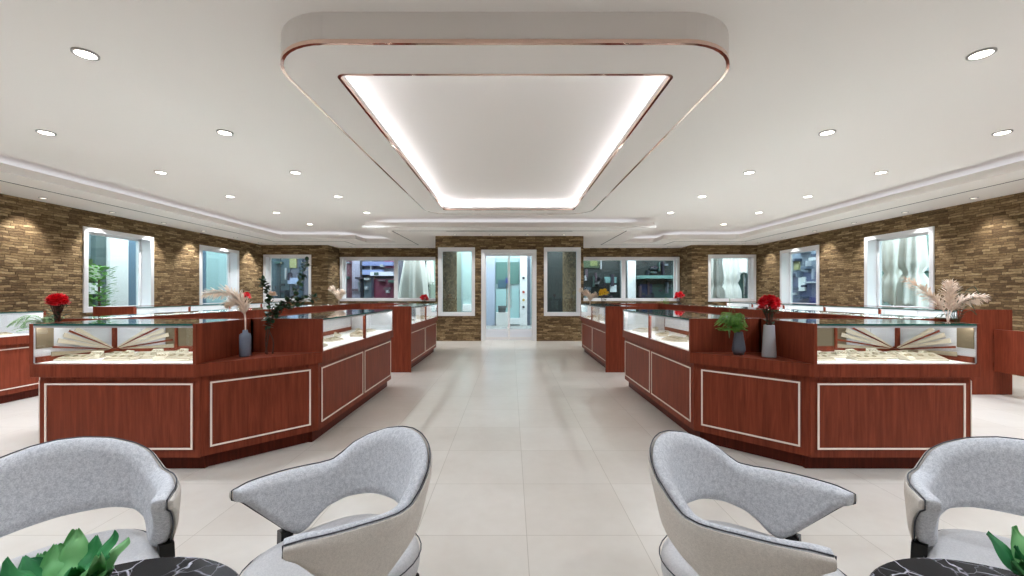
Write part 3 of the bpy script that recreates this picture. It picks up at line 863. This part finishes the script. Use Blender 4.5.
# ------------------------------------------------------------------ chairs
def make_chair(label):
    t = thing('barrel_armchair', label, 'chair')
    half = [(.235, .205), (.16, .232), (.06, .248), (-.06, .246), (-.155, .20), (-.215, .115), (-.236, 0)]
    pts = half + [(x, -y) for x, y in reversed(half[:-1])]
    P = crom([(x, y, 0) for x, y in pts], 9)
    n = len(P); L = [0]
    for a, b in zip(P, P[1:]): L.append(L[-1] + (b - a).length)
    tot = L[-1]
    TOP = [(0, .596), (.08, .600), (.28, .592), (.46, .580), (.53, .582), (.585, .604), (.64, .634), (.72, .662), (.82, .688), (.92, .703), (1, .707)]
    BOT = [(0, .568), (.05, .548), (.27, .392), (.31, .374), (.36, .378), (.42, .410), (.50, .436), (.62, .456), (.78, .468), (1, .472)]
    def frame(i):
        s = L[i] / tot; s = min(s, 1 - s) * 2
        d = (P[min(i + 1, n - 1)] - P[max(i - 1, 0)]).normalized()
        out = Vector((-d.y, d.x, 0))
        c = Vector((-.0, 0, 0))
        if out.dot(P[i] - Vector((.1, 0, 0))) < 0: out = -out
        return s, out, lerp_key(TOP, s), lerp_key(BOT, s)
    def sect(i, lo, hi, dz, rows=7):
        """closed section between outward offsets lo..hi"""
        s, out, zt, zb = frame(i)
        zt += dz; zb -= dz * .3
        th = hi - lo; tip = min(1.0, .72 + s * 5)
        lo2 = hi - th * tip if lo < 0 else lo
        pr = []
        H = zt - zb; rr = min(th * .5, H * .4)
        for q in (lo2, hi):
            col = []
            for k in range(rows):
                f = k / (rows - 1)
                z = zb + H * f
                e = 0
                zz = min(z - zb, zt - z)
                if zz < rr: e = rr * tip - math.sqrt(max(0, rr * rr - (rr - zz) ** 2)) * tip
                if q != lo2 and lo < 0: e *= .25
                o = q + (e if q == lo2 else -e)
                lean = .05 * max(-.5, (z - .52) / .22) * min(1, s * 1.5)
                col.append(tuple(P[i] + out * (o + lean) + Vector((0, 0, z))))
            pr.append(col)
        return pr[0] + pr[1][::-1]
    mb = MB(); mb.rings([sect(i, -.048, 0, .004, 11) for i in range(n)]); mb.build('inner_pad', M['tweed'], t, smooth=True, sub=1)
    mb = MB(); mb.rings([sect(i, .001, .016, -.001, 9) for i in range(n)]); mb.build('outer_shell', M['linen_out'], t, smooth=True, sub=1)
    loop = []
    for i in range(n):
        s, out, zt, zb = frame(i); lean = .05 * ((zt - .52) / .22) * min(1, s * 1.5); loop.append(P[i] + out * (.002 + lean) + Vector((0, 0, zt + .001)))
    for i in reversed(range(n)):
        s, out, zt, zb = frame(i); lean = .05 * max(-.5, (zb - .52) / .22) * min(1, s * 1.5); loop.append(P[i] + out * (.002 + lean) + Vector((0, 0, zb)))
    MB().tube(loop, .002, 6, closed=True).build('piping', M['piping'], t, smooth=True)
    # seat
    def ell(rx, ry, z, m=36, p=2.6, cx=.01):
        o = []
        for i in range(m):
            a = 2 * PI * i / m; c, s = math.cos(a), math.sin(a)
            o.append((cx + rx * math.copysign(abs(c) ** (2 / p), c), ry * math.copysign(abs(s) ** (2 / p), s), z))
        return o
    mb = MB(); mb.rings([ell(.235, .205, .290), ell(.25, .218, .300), ell(.255, .222, .335), ell(.252, .22, .370), ell(.235, .205, .387), ell(.16, .14, .395), ell(.02, .02, .397)])
    st = mb.build('seat', M['seat'], t, smooth=True, sub=1)
    MB().tube([Vector(p) for p in ell(.2565, .2235, .366)], .002, 6, closed=True).build('seat_piping', M['piping'], st, smooth=True)
    MB().rings([ell(.215, .185, .260), ell(.225, .195, .265), ell(.225, .195, .291)]).build('seat_base', M['black'], t, smooth=False)
    for x, y, ztop in ((.075, .228, .40), (.075, -.228, .40), (-.165, .15, .30), (-.165, -.15, .30)):
        k = 1.06
        mb = MB(); r0, r1 = .019, .011
        mb.rings([[(x * kk + dx * r, y * kk + dy * r, z) for dx, dy in ((-1, -1), (1, -1), (1, 1), (-1, 1))] for z, r, kk in ((0, r1, 1.12), (.28, r0, 1.02), (ztop, r0, 1.0))])
        mb.build('leg', M['black'], t)
    return t
CH = [((-1.28, 1.20), (.75, -.66), 'grey barrel armchair at far left, opening toward the viewer'),
      ((-.505, 1.295), (-.664, -.747), 'grey barrel armchair showing its pale outer back, left of the aisle'),
      ((.765, 1.255), (.706, -.70), 'grey barrel armchair showing its pale outer back, right of the aisle'),
      ((1.565, 1.20), (-.75, -.66), 'grey barrel armchair at far right, opening toward the viewer')]
first = None
for (x, y), (fx, fy), lab in CH:
    rz = math.atan2(fy, fx)
    if first is None:
        first = make_chair(lab); first.location = (x, y, 0); first.rotation_euler = (0, 0, rz); first['group'] = 'grey armchairs round the side tables'
    else: copy_thing(first, (x, y, 0), rz, lab, 'grey armchairs round the side tables')

# ------------------------------------------------------------------ side tables and leafy plants
def side_table(label, x, y, r=.283, z=.58):
    t = thing('side_table', label, 'table', (x, y, 0))
    MB().lathe([(.001, z - .022), (r - .01, z - .022), (r, z - .016), (r, z - .005), (r - .005, z), (.001, z)], 72).build('table_top', M['marble'], t)
    MB().lathe([(.03, .02), (.022, .06), (.022, z - .05), (.05, z - .022)], 24).build('pedestal', M['black'], t, smooth=True)
    MB().lathe([(.001, 0), (.19, 0), (.19, .01), (.03, .022), (.001, .022)], 40).build('foot', M['black'], t)
    return t
side_table('round black marble side table with white veins, left of the aisle', -.78 + CX, .69)
side_table('round black marble side table with white veins, right of the aisle', .968 + CX, .686)
def leafy(label, loc, R, seed):
    t = thing('leafy_plant', label, 'plant', loc)
    rnd = random.Random(seed)
    MB().lathe([(.001, 0), (.045, 0), (.06, .03), (.065, .05), (.06, .05), (.05, .02), (.001, .015)], 28).build('bowl', M['black'], t, smooth=True)
    for i in range(20):
        a = 2.4 * i + rnd.random() * .5; el = .10 + .46 * (i / 20); Ln = R * (.85 + .3 * rnd.random()); W = R * .62
        d = Vector((math.cos(a) * math.cos(el), math.sin(a) * math.cos(el), math.sin(el))); u = Vector((-math.sin(a), math.cos(a), 0)); nn = u.cross(d)
        mb = MB(); nu, nv = 7, 8; G = []
        for iv in range(nv + 1):
            v = iv / nv; row = []
            for iu in range(nu + 1):
                q = iu / nu * 2 - 1
                wv = W * max(.03, math.sin(PI * (.06 + v * .94))) ** .55
                fr = .012 * math.sin(iu * 1.9 + iv * 1.3 + i) * abs(q) * v + .004 * math.sin(iv * 1.9 + i * 2)
                p = Vector((0, 0, .04)) + d * Ln * v + u * q * wv * .5 + nn * (-.9 * Ln * v * v * .35 + .25 * wv * q * q + fr)
                row.append(mb.bm.verts.new(p))
            G.append(row)
        for iv in range(nv):
            for iu in range(nu): mb.face([G[iv][iu], G[iv][iu + 1], G[iv + 1][iu + 1], G[iv + 1][iu]])
        mb.build('leaf', M['leafl'] if rnd.random() < .58 else M['leafd'], t, smooth=True, sub=1)
    return t
leafy('broad-leaved green plant on the left marble table', (-.85, .81, .575), .096, 3)
leafy('broad-leaved green plant on the right marble table', (1.13, .80, .58), .105, 9)

# ------------------------------------------------------------------ outside the windows
struct(MB().box(-30, 30, YR + .3, 40, -.16, -.02).box(-30, -WX - .3, -6, YR + .3, -.16, -.02).box(WX + .3, 30, -6, YR + .3, -.16, -.02), 'pavement', M['pave'])
cm = {}
def cmat(rgb, rough=.5):
    if rgb not in cm: cm[rgb] = mat('facade_%d_%d_%d' % rgb, rgb, rough)
    return cm[rgb]
def back_at(px, Y): return (px - 511) * Y / 410 + CX
def z_at(py, Y): return 1.2 + (294 - py) * Y / 410
def facade_back(label, Y, x0, x1, base, rects, H=4.0):
    t = thing('shopfront', label, 'building', ((x0 + x1) / 2, Y, 0))
    ox = (x0 + x1) / 2
    MB().box(x0 - ox, x1 - ox, .02, 1.5, 0, H).build('wall', cmat(base), t)
    for i, (a, b, c, dd, rgb, nm, dep) in enumerate(rects):
        MB().box(a - ox, b - ox, .02 - dep, .02, c, dd, None, .004).build(nm, cmat(rgb), t)
    return t
def facade_side(label, s, X, y0, y1, base, rects, H=4.0):
    oy = (y0 + y1) / 2
    t = thing('shopfront', label, 'building', (s * X, oy, 0))
    a, b = sorted((s * .02, s * 1.5)); MB().box(a, b, y0 - oy, y1 - oy, 0, H).build('wall', cmat(base), t)
    for (p, q, c, dd, rgb, nm, dep) in rects:
        a, b = sorted((s * .02, s * (.02 - dep))); MB().box(a, b, p - oy, q - oy, c, dd, None, .004).build(nm, cmat(rgb), t)
    return t
def R(Y, px0, px1, py0, py1, rgb, nm='panel', dep=.05):
    return (back_at(px0, Y), back_at(px1, Y), z_at(py1, Y), z_at(py0, Y), rgb, nm, dep)
YO = 16.0
fl = facade_back('dark maroon shopfront with blue shelves seen through the left window', YO, -10.5, -4.2, (92, 90, 102), [
    R(YO, 336, 353, 255, 318, (92, 52, 66), 'display_panel', .04), R(YO, 353, 361, 250, 320, (150, 146, 166), 'pilaster', .12), R(YO, 361.5, 363.5, 250, 320, (30, 34, 50), 'mullion', .14),
    R(YO, 364, 394, 262, 266, (112, 122, 168), 'shelf', .2), R(YO, 364, 384, 270, 275, (128, 140, 184), 'shelf', .2), R(YO, 372, 394, 272, 276, (206, 206, 224), 'shelf', .22),
    R(YO, 364, 374, 278, 312, (86, 100, 112), 'display_panel', .06), R(YO, 374, 394, 279, 312, (110, 48, 72), 'display_panel', .06), R(YO, 372.5, 374.5, 255, 300, (46, 44, 66), 'mullion', .14),
    R(YO, 384, 394, 260, 268, (124, 54, 84), 'display_panel', .05), R(YO, 300, 303.5, 245, 320, (44, 58, 72), 'pilaster', .12), R(YO, 268, 290, 250, 320, (70, 84, 92), 'display_panel', .05),
    R(YO, 290, 297, 258, 268, (140, 136, 92), 'poster', .06), R(YO, 290, 300, 278, 284, (150, 160, 190), 'shelf', .2), R(YO, 278, 281, 250, 320, (52, 62, 70), 'mullion', .1)])
facade_back('pale green shopfront behind the white parasols', YO + .2, -4.2, -1.9, (166, 176, 164), [
    R(YO, 395, 401, 250, 320, (60, 74, 84), 'pilaster', .1), R(YO, 424, 428, 250, 320, (36, 44, 46), 'mullion', .1), R(YO, 428, 436, 250, 320, (160, 172, 158), 'display_panel', .05)])
facade_back('teal glazed shopfront opposite the entrance', YO, -1.9, 1.35, (170, 190, 194), [
    R(YO, 484, 495, 250, 330, (178, 186, 206), 'pilaster', .1),
    R(YO, 496, 519, 262, 284, (92, 128, 122), 'display_panel', .05), R(YO, 498, 509, 280, 288, (70, 100, 116), 'display_panel', .06), R(YO, 496, 519, 289, 318, (166, 200, 202), 'glazing', .05),
    R(YO, 520, 527, 250, 330, (240, 240, 242), 'sign_column', .16), R(YO, 496, 520, 318, 324, (236, 238, 240), 'sill', .16), R(YO, 527, 530, 250, 330, (90, 100, 116), 'mullion', .1),
    R(YO, 505.5, 508, 278, 283, (60, 70, 140), 'poster', .07), R(YO, 463, 475, 250, 312, (176, 200, 198), 'glazing', .05), R(YO, 446, 452, 254, 306, (150, 190, 170), 'glazing', .05),
    R(YO, 463, 475, 304, 311, (240, 240, 240), 'sill', .16)])
for i, (py, rgb) in enumerate(((278, (40, 44, 60)), (292, (180, 70, 60)), (300, (200, 170, 80)), (307, (50, 54, 66)))):
    o = MB().lathe([(.001, -.01), (.05, -.01), (.05, .01), (.001, .01)], 16).build('sign_disc', cmat(rgb)); o.rotation_euler = (PI / 2, 0, 0); o.location = (back_at(523.5, 15.83), 15.81, z_at(py, 15.83))
    tag(o, '%s small round disc from the top on the white sign column' % ORD[i], 'sign', 'discs on the white sign column')
DK = [(38, 44, 52), (70, 78, 88), (110, 116, 126), (58, 52, 66), (86, 70, 80), (150, 152, 158), (62, 84, 80)]
bk = thing('wicker_basket', 'dark basket standing on the pale sill opposite the entrance', 'basket', (back_at(502, 15.6), 15.6, 0))
MB().lathe([(.001, .05), (.13, .05), (.16, .30), (.15, .30), (.12, .08), (.001, .08)], 20, (0, 0, z_at(311, 15.6) - .1)).build('basket_body', cmat((62, 70, 72)), bk, smooth=True)
MB().box(-.22, .22, -.2, .2, -.02, z_at(311, 15.6) - .05).build('plinth', M['white'], bk)
frr = facade_back('dark shopfront with coloured posters seen through the right window', YO, 1.35, 11.0, (34, 42, 42), [  # posters are plain coloured panels
    R(YO, 566, 583, 262, 276, (96, 104, 70), 'display_panel', .04), R(YO, 583, 600, 258, 268, (58, 74, 50), 'display_panel', .06), R(YO, 590, 597, 260, 266, (112, 120, 70), 'poster', .08),
    R(YO, 604, 616, 277, 283, (120, 160, 160), 'poster', .1), R(YO, 610, 616, 285, 292, (214, 224, 230), 'poster', .1), R(YO, 584, 618, 299, 303, (50, 80, 74), 'shelf', .2), R(YO, 584, 590, 296, 303, (150, 168, 170), 'shelf', .24),
    R(YO, 620, 625, 245, 330, (130, 138, 140), 'pilaster', .16), R(YO, 626.5, 634.5, 245, 330, (238, 238, 240), 'sign_column', .2), R(YO, 636, 676, 276, 279, (104, 144, 140), 'awning', .5),
    R(YO, 640, 652, 284, 298, (48, 58, 100), 'display_panel', .05), R(YO, 652, 674, 284, 300, (54, 86, 84), 'display_panel', .05), R(YO, 636, 676, 299, 303, (96, 120, 120), 'shelf', .2),
    R(YO, 707, 748, 250, 322, (146, 152, 150), 'display_panel', .05), R(YO, 738, 748, 270, 322, (70, 100, 92), 'display_panel', .08)])
facade_side('pale shopfront with shrubs seen through the near left window', -1, 9.6, 6.0, 11.2, (150, 164, 172), [
    (9.1, 9.42, .3, 2.0, (90, 112, 70), 'display_panel', .05), (9.1, 9.45, 1.55, 1.85, (176, 184, 168), 'shelf', .2), (9.1, 9.45, 1.2, 1.45, (236, 238, 238), 'shelf', .22),
    (9.42, 9.66, 0, 3.2, (88, 104, 104), 'pilaster', .12), (9.68, 10.14, 0, 3.2, (248, 248, 248), 'sign_column', .2), (10.16, 10.46, 0, 3.4, (96, 124, 146), 'glazing', .08)])
facade_side('teal frosted glass shopfront seen through the far left window', -1, 9.6, 11.6, 16.0, (156, 186, 188), [
    (12.3, 12.9, 0, 3.2, (84, 108, 128), 'glazing', .06), (12.9, 14.6, .2, 3.0, (152, 182, 184), 'glazing', .08)])
fsr = facade_side('blue shopfront seen through the far right window', 1, 9.6, 11.6, 16.0, (88, 100, 130), [  # wall and panels in plain blue and grey tones
    (12.0, 12.7, .6, 1.75, (66, 72, 112), 'display_panel', .08), (12.7, 13.9, .8, 1.9, (88, 98, 130), 'display_panel', .07), (13.2, 13.5, 1.3, 1.75, (226, 236, 238), 'poster', .12), (13.5, 13.72, 2.0, 2.3, (170, 172, 120), 'poster', .12),
    (11.9, 14.0, 1.9, 2.6, (130, 144, 160), 'display_panel', .05), (11.9, 12.9, .5, 1.1, (54, 58, 122), 'shelf', .2)])
facade_side('grey-green shopfront seen through the near right window', 1, 9.9, 6.0, 11.2, (128, 154, 146), [
    (9.6, 10.6, 1.75, 2.1, (196, 214, 222), 'poster', .08), (9.6, 10.6, .6, 1.7, (106, 140, 132), 'display_panel', .06), (9.2, 9.5, 1.2, 1.6, (70, 84, 84), 'display_panel', .08)])
def clutter(t, Y, n, px, py, seed, cols, side=0):
    """goods, signs and frames of a shop window, each at its own depth"""
    rn = random.Random(seed)
    for i in range(n):
        a = px[0] + (px[1] - px[0]) * rn.random(); b = py[0] + (py[1] - py[0]) * rn.random()
        w, h = (rn.uniform(2, 7), rn.uniform(1, 3)) if rn.random() < .55 else (rn.uniform(.7, 1.6), rn.uniform(5, 14))
        dp = rn.uniform(.08, .35)
        x0, x1, z0, z1 = back_at(a, Y), back_at(a + w, Y), z_at(b + h, Y), z_at(b, Y)
        MB().box(x0 - t.location.x, x1 - t.location.x, -dp, .02, z0, z1, None, .006).build('shop_fixture', cmat(rn.choice(cols)), t)
def parasol(label, x, y, z1, z0, r0, r1, seed, zt=None):
    t = thing('closed_parasol', label, 'parasol', (x, y, 0))
    n = 48; rings = []
    zz = z1
    for k in range(15):
        f = k / 14; z = z1 + (z0 - z1) * f
        r = r0 + (r1 - r0) * f ** .75
        if zt is not None: r *= 1 - .42 * math.exp(-((z - zt) / .09) ** 2)
        rings.append([((r * (1 + .22 * math.sin(8 * a + seed) * min(1, .3 + f) + .06 * math.sin(3 * a + seed + f * 3))) * math.cos(a), (r * (1 + .22 * math.sin(8 * a + seed) * min(1, .3 + f))) * math.sin(a), z + (.05 * math.sin(4 * a + seed) if k == 14 else 0)) for a in (2 * PI * i / n for i in range(n))])
    mb = MB(); mb.rings(rings, cap=False); mb.build('canopy', M['cloth'], t, smooth=True)
    MB().lathe([(.02, 0), (.02, z1 + .06)], 12).build('pole', M['steel'], t)
    MB().lathe([(.001, -.02), (.25, -.02), (.25, .05), (.03, .07), (.001, .07)], 24).build('base', M['grey'], t)
    return t
clutter_jobs = [(fl, 12, (266, 296), (254, 292), 1), (fl, 16, (340, 390), (256, 292), 2), (frr, 22, (572, 616), (256, 296), 3), (frr, 26, (636, 672), (256, 297), 4), (frr, 8, (738, 746), (258, 292), 5)]
for tt, n, px, py, sd in clutter_jobs: clutter(tt, YO, n, px, py, sd, DK)
rn = random.Random(12)
for i in range(20):
    y, z = rn.uniform(12.0, 14.1), rn.uniform(1.0, 2.6); wy, hz = (rn.uniform(.12, .5), rn.uniform(.03, .1)) if rn.random() < .55 else (rn.uniform(.04, .1), rn.uniform(.2, .5))
    MB().box(-rn.uniform(.1, .35), .02, y - fsr.location.y, y + wy - fsr.location.y, z, z + hz, None, .005).build('shop_fixture', cmat(rn.choice([(150, 160, 176), (66, 78, 100), (190, 198, 206), (96, 110, 128), (52, 58, 84)])), fsr)
parasol('white folded parasol cloth outside the left shopfront window', back_at(414, 14.4), 14.4, 3.0, .95, .22, .46, 1)
parasol('narrow white folded parasol by the left end of the stone entrance', back_at(430, 15.3), 15.3, 3.1, 1.6, .08, .14, 3)
parasol('leftmost white folded parasol outside the back right window', back_at(716, 13.9), 13.9, 3.0, 1.05, .10, .25, 2, 1.5)
parasol('middle white folded parasol outside the back right window', back_at(731, 14.6), 14.6, 3.1, 1.0, .18, .28, 5, 1.55)
parasol('short white folded parasol outside the back right window', back_at(744, 15.3), 15.3, 3.1, 1.95, .10, .30, 4)
parasol('white folded parasol outside the near right window, nearer the sill', 8.5, 8.62, 2.9, .95, .15, .24, 6, 1.62)
parasol('white folded parasol outside the near right window, behind the other', 8.75, 9.35, 2.9, 1.0, .14, .22, 7, 1.65)
sh = thing('garden_shrub', 'green shrub outside the near left window', 'plant', (-8.75, 8.75, 0))
ml = MB(); rs = random.Random(4)
for i in range(420):
    a = rs.random() * 2 * PI; z = .3 + 1.5 * rs.random(); rr = .22 * math.sqrt(rs.random())
    leaf(ml, (rr * math.cos(a), rr * math.sin(a), z), (math.cos(a), math.sin(a), .5), .11, .06)
ml.build('foliage', M['fern'], sh); MB().tube([(0, 0, -.02), (0, 0, 1.5)], .02).build('stem', M['twig'], sh)

# ------------------------------------------------------------------ world and view
w = bpy.data.worlds.new('world'); sc.world = w; w.use_nodes = True
bg = w.node_tree.nodes['Background']; bg.inputs[0].default_value = (.96, .98, 1.0, 1); bg.inputs[1].default_value = 4.6
sc.view_settings.view_transform = 'Standard'; sc.view_settings.look = 'None'; sc.view_settings.gamma = 1.0
sc.view_settings.use_curve_mapping = False; sc.view_settings.exposure = 0.58
cy = sc.cycles
cy.max_bounces = 10; cy.diffuse_bounces = 6; cy.glossy_bounces = 4; cy.transparent_max_bounces = 24; cy.transmission_bounces = 6
cy.caustics_reflective = False; cy.caustics_refractive = False; cy.sample_clamp_indirect = 6.0
